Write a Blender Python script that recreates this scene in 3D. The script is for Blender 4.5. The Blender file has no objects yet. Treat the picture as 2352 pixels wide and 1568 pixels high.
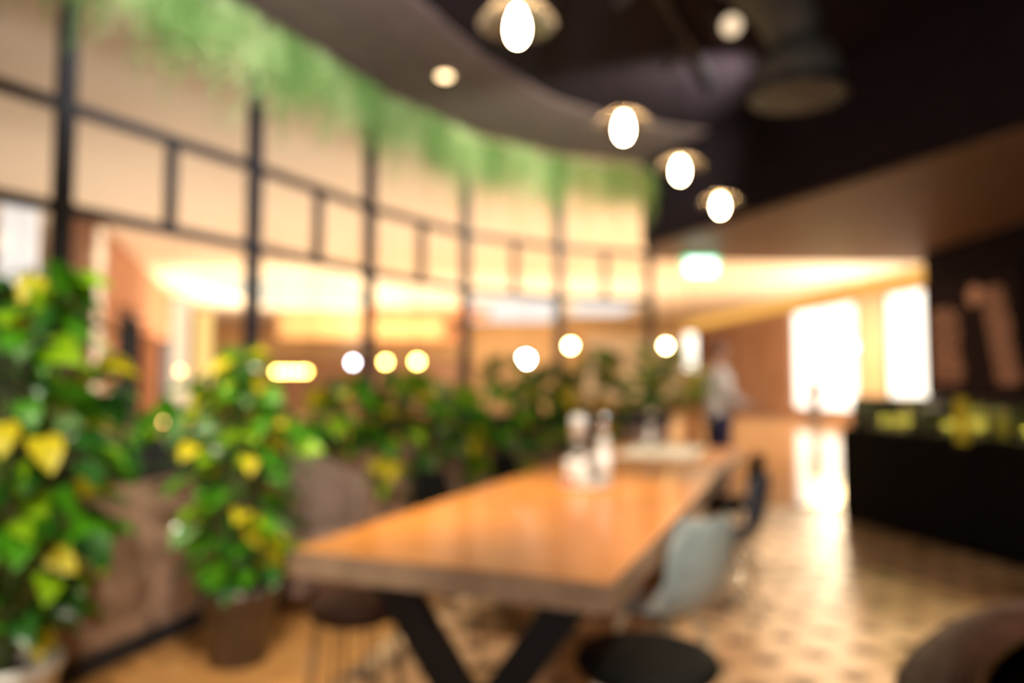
import bpy, math, random
from mathutils import Vector, Matrix
R = math.radians
PI = math.pi
rnd = random.Random(11)
S = bpy.context.scene
COL = S.collection

# ------------------------------------------------------------------ camera
cam_d = bpy.data.cameras.new('camera')
cam = bpy.data.objects.new('camera', cam_d)
COL.objects.link(cam)
S.camera = cam
cam.location = (0, 0, 1.3)
cam.rotation_euler = (R(90) + math.atan(94 / 1640), 0, 0)
cam_d.sensor_width = 36
cam_d.lens = 36 * 1640 / 2352
cam_d.clip_start = 0.05
cam_d.clip_end = 200
cam_d.dof.use_dof = True              # the whole photograph is thrown out of focus
cam_d.dof.focus_distance = 0.40
cam_d.dof.aperture_fstop = 2.1

# ------------------------------------------------------------------ world, exposure
W = bpy.data.worlds.new('world')
S.world = W
W.use_nodes = True
W.node_tree.nodes['Background'].inputs[0].default_value = (0.9, 0.72, 0.6, 1)
W.node_tree.nodes['Background'].inputs[1].default_value = 0.05
S.view_settings.view_transform = 'Standard'
S.view_settings.look = 'None'
S.view_settings.gamma = 1
S.view_settings.use_curve_mapping = False
S.view_settings.exposure = 0.0
S.cycles.use_denoising = True
S.cycles.sample_clamp_indirect = 4
S.cycles.max_bounces = 6
S.cycles.transparent_max_bounces = 24
S.cycles.caustics_reflective = False
S.cycles.caustics_refractive = False


def light(kind, loc, target, power, color, size=0.3, size_y=None, spot=60, blend=0.6):
    d = bpy.data.lights.new(kind.lower() + '_light', kind)
    d.energy = power
    d.color = color
    if kind == 'AREA':
        d.size = size
        if size_y:
            d.shape = 'RECTANGLE'
            d.size_y = size_y
    elif kind == 'SPOT':
        d.shadow_soft_size = size
        d.spot_size = R(spot)
        d.spot_blend = blend
    else:
        d.shadow_soft_size = size
    o = bpy.data.objects.new(d.name, d)
    COL.objects.link(o)
    o.location = loc
    v = Vector(target) - Vector(loc)
    o.rotation_euler = v.to_track_quat('-Z', 'Y').to_euler()
    return o


# mall: added unseen area lights, upward to wash the ceiling, downward for its floor
WARM = (1.0, 0.80, 0.54)
light('AREA', (-8.0, 24, 2.7), (-8.0, 24, 10), 1150, WARM, 7, 9)
light('AREA', (0.5, 25, 2.9), (0.5, 25, 10), 430, (1.0, 0.80, 0.58), 8, 9)
light('AREA', (-5.5, 12.5, 0.9), (-5.5, 12.5, 10), 200, (1.0, 0.88, 0.74), 7, 9)
light('AREA', (0.0, 15.0, 0.9), (0.0, 15.0, 10), 145, (1.0, 0.77, 0.56), 6, 8)
light('AREA', (4.8, 15.0, 2.2), (5.0, 15.5, 10), 120, (1.0, 0.70, 0.44), 6, 8)
light('AREA', (-3.0, 22, 4.2), (-3.0, 24, 0), 1100, (1.0, 0.76, 0.46), 12, 14)
light('AREA', (5.5, 13.5, 4.2), (5.0, 12.0, 0), 330, (1.0, 0.70, 0.42), 4, 5)
light('AREA', (5.0, 22, 4.2), (6.5, 26, 0), 380, (1.0, 0.76, 0.50), 5, 6)
# restaurant: unseen ceiling spots, some added for brightness, and added fill behind the camera
light('SPOT', (-0.4, 0.4, 3.9), (-1.6, 3.0, 0.8), 620, (1.0, 0.92, 0.70), 0.06, spot=50)
light('SPOT', (0.2, 1.2, 3.9), (-1.1, 4.6, 0.9), 460, (1.0, 0.90, 0.62), 0.06, spot=55)
light('SPOT', (0.7, 3.1, 3.9), (-0.2, 6.5, 1.0), 1000, (1.0, 0.90, 0.60), 0.06, spot=60)
light('SPOT', (0.2, 2.0, 3.6), (-1.5, 5.8, 3.8), 1550, (1.0, 0.98, 0.92), 0.08, spot=75)
light('SPOT', (2.3, 5.4, 3.6), (0.4, 8.2, 3.7), 900, (1.0, 0.94, 0.74), 0.08, spot=75)
light('SPOT', (-2.2, 3.0, 3.9), (-0.15, 3.45, 0.0), 520, (1.0, 0.80, 0.55), 0.08, spot=34, blend=0.9)  # added to brighten the floor under the table
light('AREA', (-3.5, 27, 2.2), (-3.5, 36, 2.8), 420, (1.0, 0.74, 0.42), 6, 2)  # added wash that brightens the mall's end wall, no fitting there
light('SPOT', (1.3, 1.5, 3.9), (1.45, 2.9, 0.0), 850, (1.0, 0.80, 0.56), 0.08, spot=54, blend=0.9)  # added to brighten the tiles on the right
light('SPOT', (0.9, 2.9, 3.9), (0.40, 3.90, 0.85), 420, (1.0, 0.94, 0.86), 0.05, spot=22, blend=0.8)  # added to whiten the condiments
light('SPOT', (0.7, 4.7, 3.9), (1.35, 5.65, 0.75), 520, (1.0, 0.90, 0.74), 0.05, spot=34, blend=0.8)  # added to brighten the glare cloth at the table's far end
light('SPOT', (2.6, 5.6, 2.95), (2.3, 8.0, 1.2), 260, (1.0, 0.88, 0.76), 0.08, spot=50)  # added to light the standing person from the front
light('AREA', (0.4, -2.6, 2.1), (0.0, 3.0, 0.35), 150, (1.0, 0.84, 0.66), 0.5)  # added frontal fill, an unseen light with no known lamp


# ------------------------------------------------------------------ materials
def mat(name, col, rough=0.5, metal=0.0, col2=None, scale=8, emit=0, ecol=None, bump=0.0, trans=0.0, stretch=None, spec=0.5):
    m = bpy.data.materials.new(name)
    m.use_nodes = True
    n = m.node_tree.nodes
    l = m.node_tree.links
    b = n['Principled BSDF']
    b.inputs['Base Color'].default_value = (*col, 1)
    b.inputs['Roughness'].default_value = rough
    b.inputs['Metallic'].default_value = metal
    b.inputs['Specular IOR Level'].default_value = spec
    if col2 is None:
        col2 = tuple(c * 0.75 for c in col)
    tc = n.new('ShaderNodeTexCoord')
    mp = n.new('ShaderNodeMapping')
    if stretch:
        mp.inputs['Scale'].default_value = stretch
    nz = n.new('ShaderNodeTexNoise')
    nz.inputs['Scale'].default_value = scale
    nz.inputs['Detail'].default_value = 3
    mx = n.new('ShaderNodeMix')
    mx.data_type = 'RGBA'
    rp = n.new('ShaderNodeValToRGB')
    rp.color_ramp.elements[0].position = 0.38
    rp.color_ramp.elements[1].position = 0.62
    l.new(tc.outputs['Object'], mp.inputs[0])
    l.new(mp.outputs[0], nz.inputs['Vector'])
    l.new(nz.outputs[0], rp.inputs[0])
    l.new(rp.outputs[0], mx.inputs['Factor'])
    mx.inputs['A'].default_value = (*col, 1)
    mx.inputs['B'].default_value = (*col2, 1)
    l.new(mx.outputs['Result'], b.inputs['Base Color'])
    if bump:
        bp = n.new('ShaderNodeBump')
        bp.inputs['Strength'].default_value = bump
        bp.inputs['Distance'].default_value = 0.01
        l.new(nz.outputs[0], bp.inputs['Height'])
        l.new(bp.outputs[0], b.inputs['Normal'])
    if emit:
        b.inputs['Emission Color'].default_value = (*(ecol or col), 1)
        b.inputs['Emission Strength'].default_value = emit
    if trans:
        t = n.new('ShaderNodeBsdfTranslucent')
        l.new(mx.outputs['Result'], t.inputs[0])
        ms = n.new('ShaderNodeMixShader')
        ms.inputs[0].default_value = trans
        l.new(b.outputs[0], ms.inputs[1])
        l.new(t.outputs[0], ms.inputs[2])
        l.new(ms.outputs[0], n['Material Output'].inputs[0])
    return m


def glass(name, tint=(1, 1, 1), refl=0.10, rough=0.02, diff=0.0):
    m = bpy.data.materials.new(name)
    m.use_nodes = True
    n = m.node_tree.nodes
    l = m.node_tree.links
    n.remove(n['Principled BSDF'])
    t = n.new('ShaderNodeBsdfTransparent')
    t.inputs[0].default_value = (*tint, 1)
    g = n.new('ShaderNodeBsdfGlossy')
    g.inputs['Roughness'].default_value = rough
    lw = n.new('ShaderNodeLayerWeight')
    lw.inputs[0].default_value = 0.35
    mu = n.new('ShaderNodeMath')
    mu.operation = 'MULTIPLY_ADD'
    mu.inputs[1].default_value = refl * 3.5
    mu.inputs[2].default_value = refl * 0.3
    l.new(lw.outputs['Fresnel'], mu.inputs[0])
    ms = n.new('ShaderNodeMixShader')
    l.new(mu.outputs[0], ms.inputs[0])
    l.new(t.outputs[0], ms.inputs[1])
    l.new(g.outputs[0], ms.inputs[2])
    out = ms
    if diff:
        tr_ = n.new('ShaderNodeBsdfTranslucent')
        tr_.inputs[0].default_value = (1.0, 0.85, 0.7, 1)
        out = n.new('ShaderNodeMixShader')
        out.inputs[0].default_value = diff
        l.new(ms.outputs[0], out.inputs[1])
        l.new(tr_.outputs[0], out.inputs[2])
    l.new(out.outputs[0], n['Material Output'].inputs[0])
    return m


def glow(name, col, strength):
    m = bpy.data.materials.new(name)
    m.use_nodes = True
    n = m.node_tree.nodes
    n.remove(n['Principled BSDF'])
    e = n.new('ShaderNodeEmission')
    e.inputs[0].default_value = (*col, 1)
    e.inputs[1].default_value = strength
    m.node_tree.links.new(e.outputs[0], n['Material Output'].inputs[0])
    return m


M = dict(
    black_steel=mat('black_steel', (0.012, 0.012, 0.016), 0.45, 0.3),
    frame=mat('frame_steel', (0.020, 0.018, 0.024), 0.5, 0.2),
    pane=glass('window_pane', (0.97, 0.97, 0.96), 0.02, 0.10),
    shade=glass('glass_shade', (0.95, 0.92, 0.88), 0.10, diff=0.12),
    clear=glass('clear_glass', (0.97, 0.96, 0.94), 0.14),
    ceil=mat('black_ceiling_paint', (0.018, 0.012, 0.018), 0.8, spec=0.1),
    ceil_band=mat('taupe_ceiling_band', (0.16, 0.115, 0.115), 0.8),
    soffit=mat('soffit_brown', (0.20, 0.115, 0.075), 0.6, spec=0.3),
    backwall=mat('plum_wall', (0.010, 0.006, 0.009), 0.8, spec=0.08),
    mallceil=mat('mall_ceiling_plaster', (0.86, 0.80, 0.70), 0.9, col2=(0.84, 0.78, 0.68)),
    mallfloor=mat('polished_mall_stone', (0.62, 0.42, 0.24), 0.10, col2=(0.55, 0.36, 0.20), scale=2),
    joint=mat('floor_joint', (0.25, 0.17, 0.11), 0.7),
    terracotta=mat('terracotta_plaster', (0.46, 0.21, 0.11), 0.7, col2=(0.38, 0.17, 0.09), scale=1.5),
    brownstone=mat('brown_stone_wall', (0.34, 0.19, 0.12), 0.6, col2=(0.26, 0.14, 0.085), scale=1.2),
    orangewall=mat('orange_plaster', (0.92, 0.62, 0.32), 0.8),
    dark=mat('dark_interior', (0.015, 0.012, 0.012), 0.7),
    table=mat('honey_oak', (0.74, 0.265, 0.040), 0.22, col2=(0.60, 0.19, 0.026), scale=6, stretch=(8, 0.6, 8), spec=0.4),
    table_edge=mat('grey_brown_oak_edge', (0.34, 0.22, 0.15), 0.5),
    plank=mat('orange_oak_plank', (0.56, 0.28, 0.10), 0.28, col2=(0.46, 0.21, 0.07), scale=5, stretch=(6, 0.7, 6)),
    tile_cream=mat('cream_tile', (0.74, 0.50, 0.31), 0.30, col2=(0.60, 0.38, 0.22), scale=5),
    tile_tan=mat('tan_tile', (0.62, 0.39, 0.22), 0.30, col2=(0.46, 0.27, 0.15), scale=5),
    tile_olive=mat('olive_tile', (0.50, 0.31, 0.16), 0.32, col2=(0.34, 0.21, 0.10), scale=5),
    tile_dark=mat('brown_accent_tile', (0.13, 0.075, 0.05), 0.4, spec=0.4),
    reed=mat('reeded_walnut', (0.46, 0.29, 0.22), 0.6, scale=20),
    rail=mat('charcoal_cap', (0.018, 0.018, 0.026), 0.6),
    soil=mat('potting_soil', (0.03, 0.018, 0.01), 0.95, scale=40, bump=0.6),
    pot=mat('bronze_pot', (0.16, 0.135, 0.12), 0.30, 0.6),
    potw=mat('white_glazed_pot', (0.75, 0.74, 0.72), 0.3),
    stem=mat('plant_stem', (0.10, 0.16, 0.03), 0.6),
    chairgrey=mat('blue_grey_shell', (0.28, 0.35, 0.39), 0.30),
    chairnavy=mat('slate_shell', (0.045, 0.05, 0.075), 0.35),
    chairblack=mat('black_shell', (0.004, 0.004, 0.004), 0.7, spec=0.2),
    leather=mat('brown_leather', (0.050, 0.024, 0.017), 0.6, col2=(0.036, 0.017, 0.012), scale=12, bump=0.2, spec=0.08),
    upholstery=mat('mauve_brown_upholstery', (0.20, 0.13, 0.115), 0.75),
    palewood=mat('pale_beech', (0.70, 0.58, 0.42), 0.4),
    chrome=mat('chrome', (0.75, 0.73, 0.70), 0.12, 1.0),
    wire=mat('dull_wire', (0.20, 0.14, 0.10), 0.35, 0.8),
    brass=mat('brass', (0.75, 0.52, 0.26), 0.25, 1.0),
    duct=mat('galvanised_steel', (0.075, 0.075, 0.08), 0.8, 0.0),
    white=mat('white_ceramic', (0.82, 0.80, 0.78), 0.25),
    milky=mat('milky_glass', (0.72, 0.70, 0.68), 0.15),
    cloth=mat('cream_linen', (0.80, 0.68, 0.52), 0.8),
    red=mat('red_label', (0.65, 0.16, 0.07), 0.5),
    counter=mat('black_counter', (0.003, 0.0022, 0.0025), 0.6, spec=0.12),
    yellow=mat('yellow_card', (0.95, 0.80, 0.05), 0.4),
    food=mat('yellow_green_food', (0.70, 0.64, 0.16), 0.6, col2=(0.45, 0.46, 0.10), scale=14),
    food2=mat('orange_food', (0.80, 0.42, 0.03), 0.5),
    board=mat('menu_board_face', (0.018, 0.009, 0.014), 0.8, spec=0.08),
    print=mat('pink_print', (0.75, 0.42, 0.32), 0.6),
    skin=mat('skin', (0.62, 0.36, 0.26), 0.5),
    shirt=mat('white_shirt', (0.74, 0.66, 0.62), 0.8),
    navy=mat('navy_cloth', (0.022, 0.020, 0.075), 0.8),
    redtop=mat('pink_red_top', (0.60, 0.20, 0.17), 0.8),
    greycloth=mat('grey_cloth', (0.16, 0.17, 0.20), 0.8),
    hair=mat('auburn_hair', (0.16, 0.055, 0.03), 0.5),
    bulb=glow('lamp_bulb', (1.0, 0.74, 0.42), 110),
    gwarm=glow('globe_warm', (1.0, 0.70, 0.28), 95),
    gyel=glow('globe_yellow', (1.0, 0.66, 0.16), 55),
    gora=glow('globe_amber', (1.0, 0.50, 0.18), 18),
    glav=glow('globe_cool', (0.86, 0.80, 1.0), 36),
    gwhite=glow('globe_white', (1.0, 0.88, 0.66), 110),
    cove=glow('cove_strip', (1.0, 0.50, 0.10), 1.15),
    coveb=glow('cove_strip_bright', (1.0, 0.70, 0.26), 1.2),
    litcol=glow('lit_column', (1.0, 0.72, 0.46), 1.5),
    litcoly=glow('lit_column_yellow', (1.0, 0.66, 0.22), 1.5),
    shopwin=glow('lit_shop_window', (1.0, 0.90, 0.74), 3.0),
    shopdim=glow('lit_shop_soft', (0.72, 0.60, 0.58), 0.75),
    panel=glow('ceiling_panel_warm', (1.0, 0.86, 0.62), 1.6),
    panelp=glow('ceiling_panel_pink', (1.0, 0.88, 0.80), 1.25),
    exitg=glow('exit_green', (0.02, 0.80, 0.36), 2.0),
    exitw=glow('exit_white', (0.80, 1.0, 0.88), 5.0),
    spotlens=glow('spot_lens', (1.0, 0.70, 0.38), 7),
    caselight=glow('case_light', (1.0, 0.88, 0.34), 110),
)
LEAF = [
    mat('leaf_green', (0.085, 0.34, 0.004), 0.42, col2=(0.05, 0.22, 0.01), scale=25, trans=0.25),
    mat('leaf_dark', (0.025, 0.13, 0.014), 0.30, col2=(0.016, 0.07, 0.010), scale=25, trans=0.15),
    mat('leaf_lime', (0.34, 0.54, 0.004), 0.45, col2=(0.16, 0.40, 0.01), scale=25, trans=0.3),
    mat('leaf_yellow', (0.92, 0.66, 0.01), 0.45, col2=(0.50, 0.52, 0.02), scale=20, trans=0.3),
    mat('leaf_silver', (0.26, 0.42, 0.20), 0.16, col2=(0.10, 0.26, 0.06), scale=18, trans=0.1),
]
GARL = [
    mat('garland_bright', (0.68, 0.80, 0.46), 0.6, col2=(0.52, 0.68, 0.30), scale=9, trans=0.35),
    mat('garland_mid', (0.34, 0.54, 0.20), 0.6, col2=(0.20, 0.38, 0.11), scale=9, trans=0.35),
    mat('garland_olive', (0.52, 0.50, 0.15), 0.6, col2=(0.26, 0.33, 0.10), scale=9, trans=0.35),
]


# ------------------------------------------------------------------ mesh helpers
class MB:
    def __init__(self):
        self.v = []
        self.f = []

    def box(self, c, s, rz=0.0, rx=0.0):
        i = len(self.v)
        m = Matrix.Rotation(rz, 3, 'Z') @ Matrix.Rotation(rx, 3, 'X')
        for x in (-.5, .5):
            for y in (-.5, .5):
                for z in (-.5, .5):
                    self.v.append(tuple(Vector(c) + m @ Vector((x * s[0], y * s[1], z * s[2]))))
        for q in ((0, 1, 3, 2), (4, 6, 7, 5), (0, 4, 5, 1), (2, 3, 7, 6), (0, 2, 6, 4), (1, 5, 7, 3)):
            self.f.append(tuple(i + k for k in q))
        return self

    def bar(self, p, q, w, h, up=(0, 0, 1)):
        p, q = Vector(p), Vector(q)
        d = (q - p).normalized()
        u = Vector(up)
        s = d.cross(u)
        if s.length < 1e-4:
            s = d.cross(Vector((1, 0, 0)))
        s.normalize()
        u = s.cross(d).normalized()
        i = len(self.v)
        for e in (p, q):
            for a, b in ((-1, -1), (1, -1), (1, 1), (-1, 1)):
                self.v.append(tuple(e + s * a * w / 2 + u * b * h / 2))
        self.f += [(i, i + 3, i + 2, i + 1), (i + 4, i + 5, i + 6, i + 7)]
        for k in range(4):
            j = (k + 1) % 4
            self.f.append((i + k, i + j, i + 4 + j, i + 4 + k))
        return self

    def tube(self, pts, r, n=8):
        pts = [Vector(p) for p in pts]
        rs = r if isinstance(r, (list, tuple)) else [r] * len(pts)
        i = len(self.v)
        for k, p in enumerate(pts):
            a = pts[max(k - 1, 0)]
            b = pts[min(k + 1, len(pts) - 1)]
            d = (b - a).normalized()
            s = d.cross(Vector((0, 0, 1)))
            if s.length < 0.05:
                s = d.cross(Vector((0, 1, 0)))
            s.normalize()
            u = s.cross(d)
            for j in range(n):
                t = 2 * PI * j / n
                self.v.append(tuple(p + (s * math.cos(t) + u * math.sin(t)) * rs[k]))
        for k in range(len(pts) - 1):
            for j in range(n):
                j2 = (j + 1) % n
                self.f.append((i + k * n + j, i + k * n + j2, i + (k + 1) * n + j2, i + (k + 1) * n + j))
        self.f.append(tuple(i + j for j in reversed(range(n))))
        self.f.append(tuple(i + (len(pts) - 1) * n + j for j in range(n)))
        return self

    def lathe(self, prof, c=(0, 0, 0), n=24):
        i = len(self.v)
        for r, z in prof:
            for j in range(n):
                t = 2 * PI * j / n
                self.v.append((c[0] + r * math.cos(t), c[1] + r * math.sin(t), c[2] + z))
        for k in range(len(prof) - 1):
            for j in range(n):
                j2 = (j + 1) % n
                self.f.append((i + k * n + j, i + k * n + j2, i + (k + 1) * n + j2, i + (k + 1) * n + j))
        if prof[0][0] > 1e-5:
            self.f.append(tuple(i + j for j in reversed(range(n))))
        if prof[-1][0] > 1e-5:
            self.f.append(tuple(i + (len(prof) - 1) * n + j for j in range(n)))
        return self

    def prism(self, poly, z0, z1):
        i = len(self.v)
        n = len(poly)
        for z in (z0, z1):
            for x, y in poly:
                self.v.append((x, y, z))
        self.f.append(tuple(i + k for k in reversed(range(n))))
        self.f.append(tuple(i + n + k for k in range(n)))
        for k in range(n):
            j = (k + 1) % n
            self.f.append((i + k, i + j, i + n + j, i + n + k))
        return self

    def mesh(self, name, m, smooth=False):
        me = bpy.data.meshes.new(name)
        me.from_pydata(self.v, [], self.f)
        me.materials.append(m)
        if smooth:
            me.polygons.foreach_set('use_smooth', [True] * len(me.polygons))
        me.update()
        return me

    def build(self, name, m, parent=None, smooth=False, kind=None, bevel=0, label=None):
        o = bpy.data.objects.new(name, self.mesh(name, m, smooth))
        COL.objects.link(o)
        if parent is not None:
            o.parent = parent
        if kind:
            o['kind'] = kind
        if label:
            o['label'] = label
        if bevel:
            b = o.modifiers.new('bevel', 'BEVEL')
            b.width = bevel
            b.segments = 2
            b.limit_method = 'ANGLE'
        return o


def thing(name, label, cat, loc=(0, 0, 0), rz=0.0, group=None):
    o = bpy.data.objects.new(name, None)
    COL.objects.link(o)
    o.empty_display_size = 0.1
    o.location = loc
    o.rotation_euler = (0, 0, rz)
    return tag(o, label, cat, group)


def tag(o, label, cat, group=None):
    o['label'] = label
    o['category'] = cat
    if group:
        o['group'] = group
    return o


def struct(o):
    o['kind'] = 'structure'
    return o


def copy_tree(o, parent=None):
    c = o.copy()
    COL.objects.link(c)
    if parent is not None:
        c.parent = parent
    for ch in list(o.children):
        copy_tree(ch, c)
    return c


# ================================================================== SETTING
POSTS = [(-3.95, 1.62), (-3.27, 2.84), (-2.59, 4.06), (-1.92, 5.25), (-1.31, 6.50), (-0.50, 7.65), (0.56, 8.43), (1.71, 8.86)]
ZA, ZB, ZTOP = 2.9, 2.3, 4.05
# the curved front edge of the planter trough
FRONT = [(-2.30, 2.05), (-2.07, 2.70), (-1.85, 3.36), (-1.68, 3.88), (-1.42, 4.60), (-1.08, 5.35), (-0.62, 6.15), (0.02, 6.90), (0.85, 7.50), (1.72, 7.86)]


def along(poly, t):
    """point at arc length t on a polyline and its direction"""
    for k in range(len(poly) - 1):
        a, b = Vector(poly[k]), Vector(poly[k + 1])
        L = (b - a).length
        if t <= L or k == len(poly) - 2:
            return a + (b - a) * (t / L), (b - a).normalized()
        t -= L


def plen(poly):
    return sum((Vector(poly[k + 1]) - Vector(poly[k])).length for k in range(len(poly) - 1))


# --- floors
fl = struct(MB().box((0.5, 3.3, -0.06), (11.4, 8.7, 0.10)).build('floor', M['joint']))
# wood planks left, octagon tiles right; the border runs from the camera side to the planter
BA, BB = Vector((-1.05, 2.2)), Vector((-0.33, 4.81))


def is_wood(x, y):
    d = BB - BA
    w = Vector((x, y)) - BA
    return d.x * w.y - d.y * w.x > 0


pd = (BB - BA).normalized()
pn = Vector((-pd.y, pd.x))
pm = MB().box((0, 0, 0), (1.18, 0.145, 0.012)).mesh('plank', M['plank'])
for r in range(13):
    for k in range(-2, 4):
        c = BA + pn * (0.075 + 0.15 * r) + pd * (k * 1.19 + (r % 3) * 0.4)
        if c.y < 1.2 or c.y > 5.9:
            continue
        o = bpy.data.objects.new('plank', pm)
        COL.objects.link(o)
        o.parent = fl
        o.location = (c.x, c.y, -0.005 + rnd.uniform(-0.0008, 0.0008))
        o.rotation_euler = (0, 0, math.atan2(pd.y, pd.x))
P = 0.26
ang = R(14)
oc = []
h, q = 0.127, 0.068
for x, y in ((h, -h + q), (h, h - q), (h - q, h), (-h + q, h), (-h, h - q), (-h, -h + q), (-h + q, -h), (h - q, -h)):
    oc.append((x, y))
tm = [MB().prism(oc, -0.008, 0).mesh('tile', M[k]) for k in ('tile_cream', 'tile_tan', 'tile_olive')]
sq = 0.054
dm = MB().prism([(sq, 0), (0, sq), (-sq, 0), (0, -sq)], -0.008, 0.0008).mesh('accent_tile', M['tile_dark'])
cells = []
for i in range(-30, 40):
    for j in range(-6, 40):
        x = i * P * math.cos(ang) - j * P * math.sin(ang) + 0.6
        y = i * P * math.sin(ang) + j * P * math.cos(ang) + 1.0
        if is_wood(x, y) or y < 1.7 or y > 7.45 or x > 4.3 or x < -1.6:
            continue
        if abs(x) / y > 0.78:
            continue
        cells.append((y, x, i, j))
cells.sort()
far = [MB(), MB(), MB()]
farD = MB()
for n, (y, x, i, j) in enumerate(cells):
    v = rnd.choices((0, 1, 2), (6, 3, 2))[0]
    dx, dy = x + (P / 2) * math.cos(ang) - (P / 2) * math.sin(ang), y + (P / 2) * math.sin(ang) + (P / 2) * math.cos(ang)
    if n < 298:
        o = bpy.data.objects.new('tile', tm[v])
        COL.objects.link(o)
        o.parent = fl
        o.location = (x, y, 0)
        o.rotation_euler = (0, 0, ang)
        o = bpy.data.objects.new('accent_tile', dm)
        COL.objects.link(o)
        o.parent = fl
        o.location = (dx, dy, 0)
        o.rotation_euler = (0, 0, ang)
    else:
        ca, sa = math.cos(ang), math.sin(ang)
        far[v].prism([(x + a * ca - b * sa, y + a * sa + b * ca) for a, b in oc], -0.008, 0)
        farD.prism([(dx + a * ca - b * sa, dy + a * sa + b * ca) for a, b in ((sq, 0), (0, sq), (-sq, 0), (0, -sq))], -0.008, 0.0008)
for v, k in enumerate(('tile_cream', 'tile_tan', 'tile_olive')):
    far[v].build('distant_tiles', M[k], fl, kind='stuff')
farD.build('distant_accent_tiles', M['tile_dark'], fl, kind='stuff')

mf = struct(MB().box((-3, 23.35, -0.07), (46, 31.4, 0.10)).build('mall_floor', M['joint']))
tmm = MB().box((0, 0, -0.01), (1.194, 1.194, 0.02)).mesh('tile', M['mallfloor'])
for i in range(-2, 12):
    for j in range(0, 17):
        o = bpy.data.objects.new('tile', tmm)
        COL.objects.link(o)
        o.parent = mf
        o.location = (-0.6 + i * 1.2, 8.26 + j * 1.2, 0)
MB().box((-17.6, 23.2, -0.01), (26.8, 31, 0.02)).build('distant_paving', M['mallfloor'], mf, kind='stuff')
MB().box((6.0, 33.5, -0.01), (20, 10, 0.02)).build('distant_paving', M['mallfloor'], mf, kind='stuff')

# --- restaurant ceiling, following the curved window wall
grid_line = POSTS[::-1]
ceil_poly = [(1.71, 8.86), (1.98, 9.96), (6.0, 10.1), (6.0, -1.0), (-5.4, -1.0)] + [(x - 0.05, y + 0.05) for x, y in POSTS[:-1]]
struct(MB().prism(ceil_poly, ZTOP, ZTOP + 0.12).build('ceiling', M['ceil']))
inner = []
for k, (x, y) in enumerate(POSTS):
    a = Vector(POSTS[max(k - 1, 0)])
    b = Vector(POSTS[min(k + 1, len(POSTS) - 1)])
    d = (b - a).normalized()
    inner.append((x + d.y * 1.25, y - d.x * 1.25))
struct(MB().prism(list(POSTS) + inner[::-1], ZTOP - 0.014, ZTOP - 0.002).build('trim_1', M['ceil_band']))
# dropped soffit over the counter with its bulkhead
sof = [(1.71, 8.90), (1.98, 9.96), (5.95, 10.15), (5.95, -0.9), (5.6, -0.9), (4.6, 2.05), (3.46, 4.74), (2.81, 6.29)]
struct(MB().prism(sof, 3.0, ZTOP - 0.01).build('ceiling_soffit', M['soffit']))
bk = MB()
for a, b in zip(((1.66, 8.88), (2.81 - 0.05, 6.29), (3.46 - 0.05, 4.74), (4.6 - 0.05, 2.05)), ((2.76, 6.29), (3.41, 4.74), (4.55, 2.05), (5.55, -0.9))):
    bk.bar((a[0], a[1], 3.53), (b[0], b[1], 3.53), 0.06, 1.02)
struct(bk.build('wall_bulkhead', M['ceil']))
# back wall behind the counter
struct(MB().box((5.5, 4.15, 1.49), (0.2, 10.3, 3.0)).build('wall_right', M['backwall']))

# --- curved steel-framed window wall: posts, rails, mid bars, panes
win = []
for k in range(len(POSTS) - 1):
    a, b = Vector(POSTS[k]), Vector(POSTS[k + 1])
    d = (b - a)
    L = d.length
    d.normalize()
    w = thing('window_%d' % (k + 1), '', 'window', (a.x, a.y, 0), math.atan2(d.y, d.x))
    del w['label']
    del w['category']
    struct(w)
    for pz0, pz1 in ((0.0, ZTOP - 0.07),):
        MB().box((0, 0, (pz0 + pz1) / 2), (0.085, 0.09, pz1 - pz0)).build('post', M['frame'], w, bevel=0.004)
    if k == len(POSTS) - 2:
        MB().box((L, 0, (ZTOP - 0.07) / 2), (0.075, 0.09, ZTOP - 0.07)).build('post', M['frame'], w, bevel=0.004)
    for z in (0.12, ZB, ZA, ZTOP - 0.12):
        MB().box((L / 2, 0, z), (L - 0.085, 0.06, 0.065)).build('rail', M['frame'], w)
    MB().box((L / 2, 0, (ZA + ZB) / 2), (0.06, 0.06, ZA - ZB - 0.065)).build('mid_bar', M['frame'], w)
    for x0, x1, z0, z1 in ((0, L, 0.15, ZB), (0, L / 2, ZB, ZA), (L / 2, L, ZB, ZA), (0, L, ZA, ZTOP - 0.12)):
        MB().box(((x0 + x1) / 2, 0, (z0 + z1) / 2), (x1 - x0 - 0.07, 0.008, z1 - z0 - 0.05)).build('pane', M['pane'], w)

# --- mall shell
struct(MB().box((-4, 19.0, 4.38), (60, 41.0, 0.1)).build('ceiling_mall', M['mallceil']))


def wallseg(name, a, b, z0, z1, t, m, parent=None, label=None):
    o = MB().bar((a[0], a[1], (z0 + z1) / 2), (b[0], b[1], (z0 + z1) / 2), t, z1 - z0).build(name, m, parent)
    return o


# left shop wall (terracotta) with a dark doorway and a pale lit shopfront
def LW(d):
    return (-8.17 - 0.3535 * (d - 14.0), d)


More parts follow.
